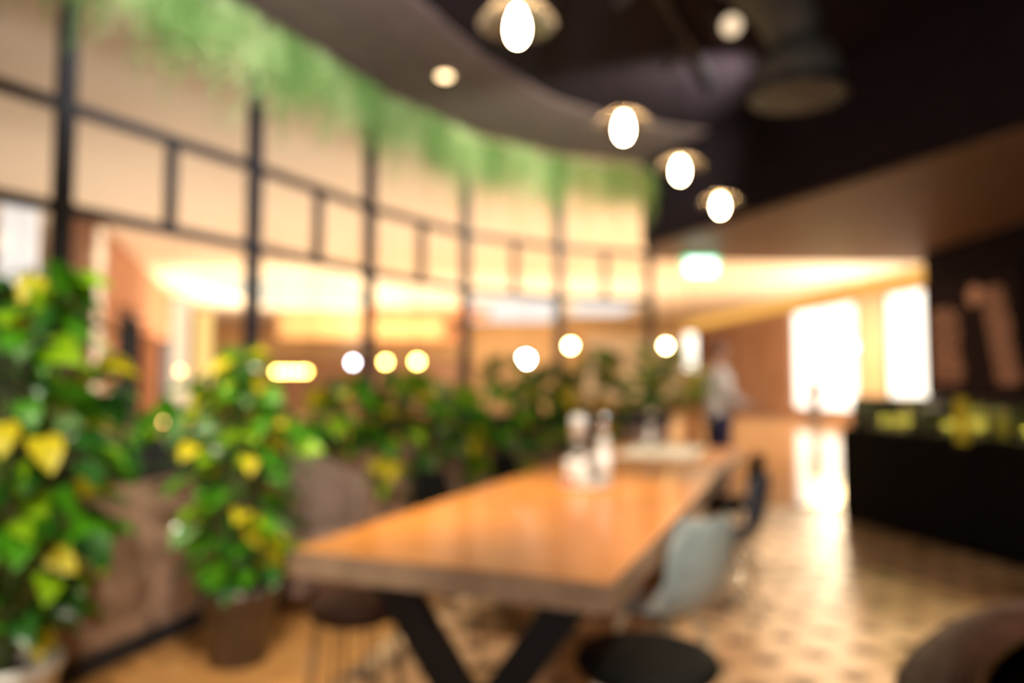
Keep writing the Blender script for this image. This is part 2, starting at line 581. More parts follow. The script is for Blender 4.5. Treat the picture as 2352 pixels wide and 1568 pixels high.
wl = struct(wallseg('wall_left', LW(13.9), LW(15.2), 0, 4.32, 0.3, M['terracotta']))
wallseg('wall_panel', LW(15.2), LW(20.4), 3.05, 4.32, 0.3, M['terracotta'], wl)
wallseg('wall_panel', LW(20.4), LW(21.6), 0, 4.32, 0.3, M['terracotta'], wl)
wallseg('wall_panel', LW(21.6), LW(35), 2.75, 4.32, 0.3, M['terracotta'], wl)
wallseg('lit_shopfront', (LW(21.6)[0] - 0.3, 21.6), (LW(35)[0] - 0.3, 35), 0, 2.75, 0.1, M['shopdim'], wl, )
wallseg('dark_doorway', (LW(15.2)[0] - 1.2, 15.2), (LW(20.4)[0] - 1.2, 20.4), 0, 3.05, 0.1, M['dark'], wl)
for dd in (23.5, 26.0, 29.0, 32.0):
    p = LW(dd)
    MB().box((p[0], p[1], 1.37), (0.12, 0.12, 2.75)).build('mullion', M['frame'], wl)


# right shop wall: cove, brown stone, bright windows
def RW(d):
    return (10.88 - 0.1094 * (d - 18.96), d)


wr = struct(wallseg('wall_right_mall', RW(25.6), RW(38), 0, 3.95, 0.3, M['brownstone']))
for dd in (27.8, 30.2, 33.0):
    p = RW(dd)
    MB().box((p[0] - 0.16, p[1], 1.95), (0.03, 0.04, 3.9)).build('joint', M['joint'], wr)
wallseg('wall_panel', RW(12), RW(25.6), 3.75, 3.95, 0.3, M['brownstone'], wr)
wallseg('wall_panel', RW(12), RW(25.6), 0, 0.45, 0.3, M['brownstone'], wr)
wallseg('column', RW(20.3), RW(21.7), 0.4, 3.8, 0.3, mat('tan_column', (0.50, 0.36, 0.24), 0.7), wr)
wallseg('lit_shop_window', (RW(12)[0] + 0.05, 12), (RW(20.3)[0] + 0.05, 20.3), 0.45, 3.75, 0.05, M['shopwin'], wr)
wallseg('lit_shop_window', (RW(21.7)[0] + 0.05, 21.7), (RW(25.6)[0] + 0.05, 25.6), 0.45, 3.75, 0.05, M['shopwin'], wr)
struct(wallseg('trim_2', (RW(12)[0] - 0.1, 12), (RW(38)[0] - 0.1, 38), 3.96, 4.28, 0.25, M['cove']))

# far end of the mall with stepped orange bulkheads
we = struct(MB().box((-3, 36.2, 2.15), (30, 0.3, 4.3)).build('wall_back', M['orangewall']))
MB().box((-6.5, 33.0, 3.75), (7.0, 5.0, 1.1)).build('bulkhead', M['orangewall'], we)
MB().box((-3.2, 29.0, 4.12), (4.6, 1.6, 0.36)).build('bulkhead', M['terracotta'], we)
MB().box((-4.4, 31.0, 3.30), (4.6, 0.6, 0.5)).build('bulkhead', M['terracotta'], we)
MB().box((6.0, 34.0, 2.0), (5.0, 0.4, 3.0)).build('wall_panel', M['cloth'], we)
MB().box((-6.5, 34.5, 1.2), (9.0, 0.4, 2.4)).build('dark_doorway', M['brownstone'], we)


# luminous ceiling panels of the mall
def ceil_panel(x, y, sx, sy, m, label, rz=0):
    t = thing('ceiling_light', label, 'ceiling light', (x, y, 4.27), rz)
    MB().box((0, 0, 0), (sx, sy, 0.04)).build('diffuser', M[m], t)
    f = MB()
    for sgn in (-1, 1):
        f.box((sgn * (sx / 2 + 0.05), 0, 0.01), (0.1, sy + 0.2, 0.09))
        f.box((0, sgn * (sy / 2 + 0.05), 0.01), (sx, 0.1, 0.09))
    f.build('frame', M['mallceil'], t)
    return t


ceil_panel(-7.2, 23.5, 4.2, 6.5, 'panel', 'big glowing warm ceiling panel of the mall, seen through the second full window bay')
ceil_panel(0.0, 29.8, 3.8, 10.0, 'panelp', 'pinkish white glowing ceiling panel of the mall, seen through the fourth window bay')
ceil_panel(3.6, 28.5, 2.4, 5.0, 'panelp', 'smaller pale ceiling panel of the mall, seen through the last window bay')


# ================================================================== THINGS
# --- planter trough along the window wall
TL = plen(FRONT)
tr = thing('planter_trough', 'long curved planter with reeded walnut front and charcoal cap below the window wall', 'planter', (FRONT[3][0], FRONT[3][1], 0))
ox, oy = FRONT[3]
sl = MB()
body = MB()
cap = MB()
plinth = MB()
so = MB()
step = 0.024
t = 0.0
while t < TL:
    p, d = along(FRONT, t)
    nrm = Vector((d.y, -d.x))
    c = p
    sl.box((c.x - ox + nrm.x * 0.004, c.y - oy + nrm.y * 0.004, 0.46), (0.016, 0.014, 0.74), math.atan2(d.y, d.x))
    t += step
DEP = 0.42
for k in range(len(FRONT) - 1):
    a, b = Vector(FRONT[k]), Vector(FRONT[k + 1])
    d = (b - a).normalized()
    nn = Vector((-d.y, d.x))
    e = d * 0.02

    def seg(mb, off, wid, z0, z1):
        m0 = a - e + nn * off
        m1 = b + e + nn * off
        mb.bar((m0.x - ox, m0.y - oy, (z0 + z1) / 2), (m1.x - ox, m1.y - oy, (z0 + z1) / 2), wid, z1 - z0)
    seg(body, 0.03, 0.04, 0.08, 0.84)
    seg(body, DEP, 0.04, 0.08, 0.84)
    seg(cap, 0.015, 0.07, 0.83, 0.985)
    seg(cap, DEP + 0.015, 0.07, 0.83, 0.985)
    seg(plinth, 0.0, 0.05, 0.0, 0.10)
    seg(so, DEP / 2 + 0.02, DEP - 0.08, 0.80, 0.93)
body.build('carcass', M['dark'], tr)
sl.build('reeded_slats', M['reed'], tr, kind='stuff')
cap.build('cap_rail', M['rail'], tr, label='charcoal cap rail')
plinth.build('plinth', M['rail'], tr)
so.build('soil', M['soil'], tr)


# --- leaves
def leaf_mesh(m, w=0.72):
    prof = [(0.0, 0.05), (0.06, 0.36), (0.28, 0.50), (0.55, 0.42), (0.80, 0.22), (1.0, 0.0)]
    v, f = [], []
    for y, x in prof:
        z = 0.10 * math.sin(y * PI) - 0.16 * y * y
        v += [(-x * w, y - (0.08 if y == 0.06 else 0), z + 0.12 * x), (0, y, z - 0.02), (x * w, y - (0.08 if y == 0.06 else 0), z + 0.12 * x)]
    for k in range(len(prof) - 1):
        i = 3 * k
        f += [(i, i + 1, i + 4, i + 3), (i + 1, i + 2, i + 5, i + 4)]
    b = MB()
    b.v, b.f = v, f
    return b.mesh('leaf', m, True)


LM = [leaf_mesh(m) for m in LEAF]
LL = [leaf_mesh(m, 0.30) for m in LEAF]


def place_leaf(me, p, direction, size, roll, parent):
    y = direction.normalized()
    up = Vector((0, 0, 1)) + Vector((rnd.uniform(-.6, .6), rnd.uniform(-.6, .6), 0))
    x = y.cross(up)
    if x.length < 1e-3:
        x = Vector((1, 0, 0))
    x.normalize()
    zz = x.cross(y)
    rot = Matrix((x, y, zz)).transposed().to_4x4() @ Matrix.Rotation(roll, 4, 'Y')
    o = bpy.data.objects.new('leaf', me)
    COL.objects.link(o)
    o.parent = parent
    o.matrix_local = Matrix.Translation(p) @ rot @ Matrix.Diagonal((size, size, size, 1))
    return o


def plant(name, label, loc, z_lo, z_hi, rad, n, size, weights, group=None, shift=(0, 0), narrow=False, droop=0.6, top_narrow=0.5, base_z=0.0):
    t = thing(name, label, 'plant', loc, 0, group)
    st = MB()
    ms = LL if narrow else LM
    stems = [(rnd.uniform(-.05, .05), rnd.uniform(-.05, .05)) for _ in range(4)]
    for sx, sy in stems:
        zt = z_hi * rnd.uniform(0.75, 0.92)
        st.tube([(sx, sy, base_z), (sx * 2 + shift[0] * .5, sy * 2 + shift[1] * .5, (base_z + zt) * 0.5), (sx * 3 + shift[0], sy * 3 + shift[1], zt)], [0.010, 0.008, 0.004], 5)
    for k in range(n):
        u = (k + rnd.random()) / n
        z = z_lo + (z_hi - z_lo) * u
        prof = math.sin(PI * (0.12 + 0.80 * u)) ** 0.6
        prof *= 1 - (1 - top_narrow) * max(0, (u - 0.55) / 0.45)
        a = rnd.uniform(0, 2 * PI)
        rr = rad * prof * rnd.uniform(0.35, 1.0)
        cx, cy = shift[0] * min(1, u * 1.5), shift[1] * min(1, u * 1.5)
        p = Vector((cx + rr * math.cos(a), cy + rr * math.sin(a), z))
        d = Vector((math.cos(a + rnd.uniform(-.6, .6)), math.sin(a + rnd.uniform(-.6, .6)), rnd.uniform(-droop - .5, 0.35) if not narrow else rnd.uniform(-.2, .9)))
        me = ms[rnd.choices(range(5), weights)[0]]
        s = size * rnd.uniform(0.7, 1.25)
        place_leaf(me, p, d, s, rnd.uniform(-.5, .5), t)
        q0 = Vector((cx * .8, cy * .8, max(base_z, z - 0.12)))
        st.tube([q0, (q0 + p) / 2 + Vector((0, 0, .03)), p], 0.0028, 3)
    st.build('stem', M['stem'], t)
    return t


def flower_pot(loc, r0, r1, h, m, label, cat='pot', collar=True):
    t = thing('plant_pot', label, cat, loc)
    MB().lathe([(r0 - 0.02, 0), (r0, 0.012), (r1 - 0.006, h - 0.05), (r1 + 0.006, h - 0.045), (r1 + 0.008, h), (r1 - 0.012, h), (r1 - 0.02, h - 0.045), (r1 - 0.03, h - 0.05)], n=36).build('body', M[m], t, True)
    MB().lathe([(r1 - 0.015, h - 0.06), (0.0, h - 0.035)], n=24).build('soil', M['soil'], t)
    return t


WN = (5, 4, 3.0, 3.2, 1.6)
flower_pot((-1.28, 3.42, 0), 0.135, 0.175, 0.36, 'pot', 'tapered bronze metal pot on the floor in front of the reeded planter')
plant('potted_plant', 'bushy yellow-flecked pothos growing in the bronze pot beside the table corner', (-1.28, 3.42, 0), 0.36, 1.46, 0.30, 230, 0.125, WN, base_z=0.33, top_narrow=0.35)
flower_pot((-1.81, 2.60, 0), 0.14, 0.18, 0.32, 'potw', 'white glazed pot at the foot of the tall pothos by the frame edge')
plant('potted_plant', 'tall pothos with large glossy leaves rising from the white pot', (-1.81, 2.60, 0), 0.40, 1.72, 0.30, 270, 0.145, (5, 4, 2.8, 2.8, 2.0), base_z=0.25, shift=(0.06, 0.06), top_narrow=0.7)


def trough_pos(t, off=0.2):
    p, d = along(FRONT, t)
    nn = Vector((-d.y, d.x))
    c = p + nn * off
    return c.x, c.y, 0.93


specs = [
    # arc length, lo, hi, rad, n, label
    (1.9, 0.06, 0.38, 0.26, 42, 'low dark-leaved pothos in the trough behind the tall white-potted one'),
    (3.15, -0.15, 0.40, 0.30, 80, 'loose green pothos in the trough, just above the mauve armchair'),
    (3.85, -0.55, 0.46, 0.38, 130, 'pothos in the trough in front of the third full post of the window wall'),
    (4.55, -0.55, 0.36, 0.38, 130, 'deep green trailing pothos below the pair of yellow globe lights'),
    (5.20, -0.55, 0.62, 0.40, 130, 'pothos in the trough at the fourth post, behind the middle of the table'),
    (5.85, -0.50, 0.58, 0.38, 120, 'yellow-flecked pothos in the trough below the big white globe light'),
    (6.45, -0.35, 0.74, 0.40, 120, 'taller yellow-green pothos in the trough behind the condiment caddy'),
]
for L0, lo, hi, rad, n, lab in specs:
    p, d = along(FRONT, L0)
    plant('trailing_plant', lab, trough_pos(L0, 0.14), lo, hi, rad, n, 0.165, (6, 5, 3.2, 2.6, 1.2), 'pothos plants in the long trough', shift=(d.y * 0.22, -d.x * 0.22), droop=0.9, base_z=-0.03, top_narrow=0.5)
plant('leafy_shrub', 'arching long-leaved green shrub in the trough near the end post, left of the person', trough_pos(7.38, 0.12), 0.0, 0.72, 0.36, 110, 0.26, (7, 3, 2, 0.6, 0.4), shift=(0, 0), narrow=True, base_z=-0.03, top_narrow=0.7)

# --- hanging garland along the head of the window wall
GL = []
for v in range(5):
    b = MB()
    for s_ in range(46):
        x0 = rnd.uniform(-0.24, 0.24)
        y0 = rnd.uniform(-0.12, 0.12)
        ln = rnd.uniform(0.18, 0.48) * (1.5 if rnd.random() < 0.18 else 1)
        ztop = rnd.uniform(-0.12, 0.0)
        lean = rnd.uniform(-.12, .12)
        ylean = rnd.uniform(-.02, .16)
        ns = int(ln / 0.021)
        for k in range(ns):
            u = k / ns
            c = Vector((x0 + lean * u * ln * 2, -(abs(y0) + ylean * math.sin(u * 2.4)), ztop - u * ln))
            for side in (-1, 1):
                a = rnd.uniform(0, PI)
                dv = Vector((math.cos(a) * side, math.sin(a) * side, rnd.uniform(-.8, .3))).normalized()
                wv = dv.cross(Vector((rnd.uniform(-1, 1), rnd.uniform(-1, 1), 1))).normalized() * 0.008
                e = c + dv * rnd.uniform(0.025, 0.048)
                i = len(b.v)
                mid = (c + e) / 2
                b.v += [tuple(c), tuple(mid + wv), tuple(e), tuple(mid - wv)]
                b.f.append((i, i + 1, i + 2, i + 3))
    GL.append(b)
GM = [[g.mesh('foliage', GARL[c]) for g in GL] for c in range(3)]
wire_m = MB().tube([(-0.2, -0.03, 0.0), (0.0, -0.04, 0.015), (0.2, -0.03, 0.0)], 0.008, 5).mesh('branch', M['stem'])
gl_len = plen(POSTS)
nb = 46
BAYW = ['before the first full post', 'in the first full window bay', 'in the second window bay', 'in the third window bay', 'in the fourth window bay', 'in the last window bay']
for k in range(nb):
    tt = 0.9 + (gl_len - 0.95) * k / (nb - 1)
    p, d = along(POSTS, tt)
    nn = Vector((d.y, -d.x))
    bay = min(5, max(0, int((tt - 1.4) // 1.385)))
    ci = 2 if k > nb - 9 and k % 2 else (1 if (k * 7) % 5 in (1, 3, 4) else 0)
    zc = ZTOP - 0.10 - (0.10 if k % 4 == 1 else 0)
    g = thing('hanging_garland', 'pale green feathery garland hanging from the window wall head, ' + BAYW[bay], 'garland',
              (p.x + nn.x * 0.12, p.y + nn.y * 0.12, zc), math.atan2(d.y, d.x), 'garland bunches hanging ' + BAYW[bay])
    o = bpy.data.objects.new('foliage', GM[ci][k % 5])
    COL.objects.link(o)
    o.parent = g
    o['kind'] = 'stuff'
    o.scale = (1.0, 1.0, rnd.uniform(0.9, 1.25))
    o = bpy.data.objects.new('branch', wire_m)
    COL.objects.link(o)
    o.parent = g

# --- long communal table
TX, TY = 0.27, 1.99
td = Vector((0.378, 0.926)).normalized()
tn = Vector((-td.y, td.x))
LEN, WID = 4.35, 1.08
tb = thing('dining_table', 'long communal table with honey oak top and black crossed steel legs', 'table', (TX, TY, 0), math.atan2(td.y, td.x))
# local: x runs along the table, y towards the window wall
MB().box((LEN / 2, WID / 2, 0.715), (LEN, WID, 0.07)).build('tabletop', M['table'], tb, bevel=0.006)
edge = MB()
edge.box((-0.004, WID / 2, 0.708), (0.012, WID, 0.080))
edge.box((LEN / 2, -0.004, 0.708), (LEN, 0.012, 0.080))
edge.build('edge_band', M['table_edge'], tb, label='grey-brown edge band')
for x0 in (0.16, LEN - 0.30):
    MB().bar((x0, 0.14, 0.675), (x0, 0.63, 0.0), 0.115, 0.085, up=(1, 0, 0)).build('leg', M['black_steel'], tb, bevel=0.004)
    MB().bar((x0 + 0.09, 0.89, 0.675), (x0 + 0.09, 0.39, 0.0), 0.115, 0.085, up=(1, 0, 0)).build('leg', M['black_steel'], tb, bevel=0.004)
    MB().box((x0 + 0.04, WID / 2, 0.655), (0.10, WID - 0.16, 0.035)).build('cross_beam', M['black_steel'], tb)
MB().box((LEN / 2, WID / 2, 0.655), (LEN - 0.9, 0.08, 0.05)).build('stretcher', M['black_steel'], tb)


def on_table(u, w, z=0.75):
    p = Vector((TX, TY)) + td * u + tn * w
    return p.x, p.y, z


# pale cloth added in place of reflected glare at the far end
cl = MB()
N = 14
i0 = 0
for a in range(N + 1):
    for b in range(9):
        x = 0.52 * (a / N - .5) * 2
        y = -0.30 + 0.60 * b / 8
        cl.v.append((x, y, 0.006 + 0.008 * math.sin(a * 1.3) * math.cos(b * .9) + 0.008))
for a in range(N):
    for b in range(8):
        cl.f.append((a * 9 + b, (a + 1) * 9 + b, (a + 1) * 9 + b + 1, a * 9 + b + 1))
c_o = cl.build('glare_cloth', M['cloth'], None, True)
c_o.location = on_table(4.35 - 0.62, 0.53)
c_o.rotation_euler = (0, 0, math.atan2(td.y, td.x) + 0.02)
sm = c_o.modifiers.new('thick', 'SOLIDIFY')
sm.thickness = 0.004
tag(c_o, 'cream cloth added in place of reflected glare on the far end of the oak table', 'cloth')

# vase with pale flower at the far end
vx = on_table(3.86, 0.66, 0.772)
vs = thing('flower_vase', 'slim pale vase with a round cream blossom on the cream glare cloth', 'vase', vx)
MB().lathe([(0.035, 0), (0.045, 0.03), (0.03, 0.10), (0.018, 0.16), (0.024, 0.18), (0.014, 0.17)], n=20).build('body', M['white'], vs, True)
MB().tube([(0, 0, 0.1), (0.01, 0, 0.24)], 0.004, 5).build('stem', M['stem'], vs)
fl_ = MB()
for k in range(14):
    a = k * 2.4
    e = 0.2 + k * 0.09
    fl_.bar((0.01, 0, 0.26), (0.01 + 0.05 * math.cos(a) * math.sin(e), 0.05 * math.sin(a) * math.sin(e), 0.26 + 0.05 * math.cos(e)), 0.028, 0.006)
fl_.build('blossom', M['cloth'], vs)

# condiment group
cx, cy, cz = on_table(1.76, 0.585)
rz = math.atan2(td.y, td.x) - PI / 2
cd = thing('condiment_tray', 'shallow pale tray holding the shakers and bottles near the middle of the table', 'tray', (cx, cy, 0.751), rz)
MB().lathe([(0.105, 0), (0.13, 0.004), (0.145, 0.022), (0.138, 0.022), (0.125, 0.010), (0, 0.008)], n=32).build('dish', M['white'], cd, True)
MB().tube([(0, 0.0, 0.008), (0, 0.0, 0.24), (0.02, 0, 0.265), (0, 0, 0.29), (-0.02, 0, 0.265), (0, 0, 0.24)], 0.004, 6).build('handle', M['chrome'], cd)


def local(dx, dy, z):
    c, s = math.cos(rz), math.sin(rz)
    return (cx + dx * c - dy * s, cy + dx * s + dy * c, z)


def bottle(name, label, cat, loc, prof, m, capz, capr, caph, capm, band=None):
    t = thing(name, label, cat, loc)
    MB().lathe(prof, n=20).build('body', M[m], t, True)
    MB().lathe([(capr, capz), (capr, capz + caph * .8), (capr * .7, capz + caph), (0, capz + caph)], n=16).build('cap', M[capm], t, True)
    if band:
        z0, z1, r, bm = band
        MB().lathe([(r, z0), (r, z1)], n=20).build('label_band', M[bm], t, True)
    return t


bottle('salt_shaker', 'bright white ceramic shaker standing foremost on the pale tray', 'shaker', local(0.0, -0.08, 0.760),
       [(0.034, 0), (0.040, 0.01), (0.042, 0.06), (0.030, 0.125), (0, 0.14)], 'white', 0.125, 0.024, 0.03, 'chrome')
bottle('pepper_shaker', 'pale shaker with red band left of the white shaker', 'shaker', local(-0.080, -0.035, 0.760),
       [(0.026, 0), (0.030, 0.01), (0.030, 0.11), (0.024, 0.13)], 'milky', 0.128, 0.024, 0.035, 'chrome', (0.01, 0.05, 0.0305, 'red'))
bottle('sauce_bottle', 'tall bottle with white cap and dark band, left at the back of the tray', 'bottle', local(-0.055, 0.05, 0.760),
       [(0.036, 0), (0.040, 0.01), (0.040, 0.23), (0.036, 0.26)], 'milky', 0.25, 0.044, 0.11, 'white', (0.17, 0.225, 0.0405, 'dark'))
bottle('oil_bottle', 'tall pale bottle with bright metal top, right at the back of the tray', 'bottle', local(0.085, 0.045, 0.760),
       [(0.034, 0), (0.040, 0.012), (0.040, 0.19), (0.026, 0.24), (0.022, 0.29)], 'milky', 0.28, 0.030, 0.08, 'chrome', (0.03, 0.16, 0.0405, 'white'))
nb_ = thing('napkin_holder', 'small silver napkin holder with white napkins behind the bottles', 'napkin holder', local(0.01, 0.20, 0.751), rz)
MB().box((0, -0.03, 0.06), (0.12, 0.003, 0.12)).box((0, 0.03, 0.06), (0.12, 0.003, 0.12)).box((0, 0, 0.002), (0.12, 0.06, 0.004)).build('holder', M['chrome'], nb_)
MB().box((0, 0, 0.075), (0.11, 0.045, 0.14)).build('napkins', M['white'], nb_)


# --- chairs
def shell_mesh(name, m, w=0.46):
    prof = [(0.23, 0.425, 0.85), (0.20, 0.45, 0.97), (0.08, 0.44, 1.0), (-0.08, 0.435, 1.0), (-0.17, 0.46, 0.98), (-0.215, 0.54, 0.96), (-0.235, 0.64, 0.95), (-0.25, 0.74, 0.86), (-0.258, 0.81, 0.62)]
    b = MB()
    nu = 12
    for k, (x, z, ws) in enumerate(prof):
        back = max(0, min(1, (k - 3) / 3))
        for j in range(nu + 1):
            u = j / nu * 2 - 1
            y = u * w / 2 * ws
            lift = 0.045 * abs(u) ** 3 * (1 - back)
            fwd = 0.09 * abs(u) ** 2.4 * back
            b.v.append((x + fwd, y, z + lift))
    for k in range(len(prof) - 1):
        for j in range(nu):
            a = k * (nu + 1) + j
            b.f.append((a, a + 1, a + nu + 2, a + nu + 1))
    return b.mesh(name, m, True)


def shell_chair(label, loc, rz, m, lm, wire=False, group=None):
    """local +x is the way the sitter faces"""
    t = thing('shell_chair', label, 'chair', loc, rz, group)
    o = bpy.data.objects.new('shell', shell_mesh('shell', M[m]))
    COL.objects.link(o)
    o.parent = t
    s = o.modifiers.new('thick', 'SOLIDIFY')
    s.thickness = 0.012
    sb = o.modifiers.new('sub', 'SUBSURF')
    sb.levels = 1
    sb.render_levels = 1
    for sx in (-1, 1):
        for sy in (-1, 1):
            p0 = (0.02 + sx * 0.09, sy * 0.09, 0.415)
            p1 = (0.02 + sx * 0.22, sy * 0.22, 0.0)
            MB().tube([p0, ((p0[0] + p1[0]) / 2, (p0[1] + p1[1]) / 2, 0.21), p1], [0.015, 0.014, 0.010] if not wire else [0.008] * 3, 10).build('leg', M[lm], t, True)
    MB().box((0.02, 0, 0.412), (0.20, 0.20, 0.02)).build('seat_bracket', M['black_steel'], t)
    if wire:
        MB().tube([(0.13, -0.12, 0.28), (-0.11, -0.12, 0.28), (-0.11, 0.12, 0.28), (0.13, 0.12, 0.28), (0.13, -0.12, 0.28)], 0.004, 6).build('stretcher', M[lm], t)
    else:
        MB().tube([(0.15, -0.15, 0.22), (-0.13, 0.15, 0.22)], 0.004, 6).tube([(0.15, 0.15, 0.22), (-0.13, -0.15, 0.22)], 0.004, 6).build('brace', M['black_steel'], t)
    return t


AT = math.atan2(tn.y, tn.x)           # facing the table from its right side


def beside(u, w):
    p = Vector((TX, TY)) + td * u + tn * w
    return (p.x, p.y, 0)


shell_chair('blue-grey moulded shell chair with pale wooden legs at the right side of the table', (beside(0.80, -0.205)[0] + 0.25 * math.cos(AT - 0.42), beside(0.80, -0.205)[1] + 0.25 * math.sin(AT - 0.42), 0), AT - 0.42, 'chairgrey', 'palewood')
shell_chair('slate shell chair with pale chrome legs, second along the right side of the table', beside(2.20, -0.06), AT - 0.05, 'chairnavy', 'chrome', True)
shell_chair('black shell chair, third along the right side of the table', beside(3.25, 0.02), AT, 'chairblack', 'chrome', True)
sx_, sy_ = -0.60, 2.80
stl = thing('stool', 'low brown leather stool with thin bent wire legs under the near left of the table', 'stool', (sx_, sy_, 0))
MB().lathe([(0.0, 0.40), (0.15, 0.40), (0.175, 0.42), (0.18, 0.45), (0.16, 0.475), (0, 0.48)], n=28).build('seat', M['leather'], stl, True)
for a in (20, 110, 200, 290):
    lp = [(0.15 * math.cos(R(a - 22)), 0.15 * math.sin(R(a - 22)), 0.41), (0.20 * math.cos(R(a - 20)), 0.20 * math.sin(R(a - 20)), 0.02), (0.205 * math.cos(R(a)), 0.205 * math.sin(R(a)), 0.006), (0.20 * math.cos(R(a + 20)), 0.20 * math.sin(R(a + 20)), 0.02), (0.15 * math.cos(R(a + 22)), 0.15 * math.sin(R(a + 22)), 0.41)]
    MB().tube(lp, 0.006, 6).build('leg', M['wire'], stl, True)
shell_chair('black shell chair, second along the window side of the table', beside(1.55, WID + 0.15), AT + PI, 'chairblack', 'wire', True)
shell_chair('black shell chair, third along the window side of the table', beside(2.65, WID + 0.15), AT + PI + 0.08, 'chairblack', 'wire', True)

# black round-seated chair at the near right corner, with white tubular frame
bc = thing('round_chair', 'low chair with wide black round seat and white tubular frame by the near table corner', 'chair', (0.40, 2.17, 0), R(150))
MB().lathe([(0.0, 0.44), (0.17, 0.44), (0.205, 0.455), (0.215, 0.475), (0.205, 0.495), (0.15, 0.503), (0, 0.505)], n=36).build('seat', M['chairblack'], bc, True)
for a in (45, 135, 225, 315):
    ca, sa = math.cos(R(a)), math.sin(R(a))
    MB().tube([(0.15 * ca, 0.15 * sa, 0.44), (0.19 * ca, 0.19 * sa, 0.2), (0.22 * ca, 0.22 * sa, 0)], 0.012, 8).build('leg', M['white'], bc, True)
bf = MB()
MB().tube([(0.19 * math.cos(R(a)), 0.19 * math.sin(R(a)), 0.22) for a in range(0, 361, 15)], 0.008, 6).build('ring', M['white'], bc, True)

# mauve-brown upholstered armchair by the planter
ac = thing('armchair', 'rounded mauve-brown upholstered armchair between the bronze pot and the planter', 'armchair', (-1.16, 4.20, 0), R(-25))
ac.scale = (0.82, 0.82, 1.0)
b = MB()
n = 22
for k in range(n + 1):
    a = R(55) + R(250) * k / n
    ca, sa = math.cos(a), math.sin(a)
    hh = 0.70 + 0.20 * (math.sin(PI * k / n)) ** 1.2
    for r_, z in ((0.36, 0.16), (0.385, 0.45), (0.40, hh - 0.03), (0.375, hh), (0.335, hh - 0.01), (0.31, hh - 0.05), (0.29, 0.42)):
        b.v.append((r_ * ca, r_ * sa, z))
for k in range(n):
    for j in range(6):
        a = k * 7 + j
        b.f.append((a, a + 7, a + 8, a + 1))
b.f.append(tuple(range(7)))
b.f.append(tuple(reversed(range(n * 7, n * 7 + 7))))
b.build('backrest', M['upholstery'], ac, True)
MB().lathe([(0.30, 0.16), (0.31, 0.28), (0.30, 0.42), (0.26, 0.46), (0, 0.47)], n=28).build('seat', M['upholstery'], ac, True)
for a in (45, 135, 225, 315):
    ca, sa = math.cos(R(a)), math.sin(R(a))
    MB().tube([(0.22 * ca, 0.22 * sa, 0.17), (0.27 * ca, 0.27 * sa, 0)], [0.02, 0.012], 8).build('leg', M['dark'], ac, True)

# big round leather-topped table at the corner of the frame
rt = thing('round_table', 'big round table with dark brown leather top and lighter raised rim', 'table', (1.76, 0.72, 0))
rt.scale = (1.04, 1.04, 1.0)
MB().lathe([(0.0, 0.70), (1.06, 0.70), (1.06, 0.728), (0.0, 0.728)], n=96).build('tabletop', mat('dark_leather_inlay', (0.040, 0.016, 0.009), 0.6, spec=0.25), rt, label='dark brown leather inlay')
MB().lathe([(1.06, 0.68), (1.17, 0.68), (1.185, 0.70), (1.185, 0.735), (1.17, 0.752), (1.085, 0.752), (1.068, 0.744), (1.06, 0.728)], n=96).build('rim', M['leather'], rt, True, label='raised brown leather rim')
MB().lathe([(1.050, 0.7285), (1.058, 0.734), (1.064, 0.7285)], n=96).build('piping', M['brass'], rt, True)
st_ = MB()
for k in range(40):
    a = R(118) + R(38) * k / 40
    hgt = (0.030, 0.045, 0.025, 0.05)[k % 4]
    st_.bar((1.10 * math.cos(a), 1.10 * math.sin(a), 0.7535), ((1.10 + hgt) * math.cos(a), (1.10 + hgt) * math.sin(a), 0.7535), 0.004, 0.002)
st_.build('embossing', M['wire'], rt, kind='stuff')
MB().lathe([(0.36, 0), (0.36, 0.02), (0.07, 0.05), (0.06, 0.66), (0.30, 0.70)], n=32).build('pedestal', M['black_steel'], rt, True)


# --- pendant lamps
def pendant(label, loc):
    t = thing('pendant_lamp', label, 'pendant lamp', loc, 0, 'glass-shaded pendant lamps above the table')
    MB().lathe([(0.0, -0.078), (0.014, -0.074), (0.028, -0.055), (0.034, -0.025), (0.031, 0.005), (0.020, 0.035), (0.013, 0.055), (0.0, 0.058)], n=20).build('bulb', M['bulb'], t, True)
    MB().lathe([(0.016, 0.052), (0.019, 0.06), (0.019, 0.11), (0.010, 0.125), (0, 0.127)], n=16).build('socket', M['brass'], t, True)
    MB().lathe([(0.018, 0.078), (0.06, 0.066), (0.11, 0.040), (0.138, 0.005), (0.142, -0.002), (0.138, 0.000), (0.108, 0.035), (0.06, 0.060), (0.018, 0.072)], n=36).build('glass_shade', M['shade'], t, True)
    top = ZTOP - loc[2]
    MB().tube([(0, 0, 0.125), (0, 0, top - 0.01)], 0.0035, 6).build('cord', M['black_steel'], t)
    MB().lathe([(0.0, top - 0.035), (0.05, top - 0.03), (0.055, top)], n=20).build('ceiling_rose', M['black_steel'], t, True)
    return t


for lab, loc in (
    ('nearest and biggest of the row of glass pendant lamps with glowing bulb', (0.02, 2.56, 2.62)),
    ('second pendant lamp of the row, glowing bulb under clear glass dish', (0.57, 3.58, 2.61)),
    ('third pendant lamp of the row, between the second and the last', (1.03, 4.31, 2.61)),
    ('last and farthest pendant lamp of the row, above the exit sign', (1.53, 5.18, 2.61)),
):
    pendant(lab, loc)

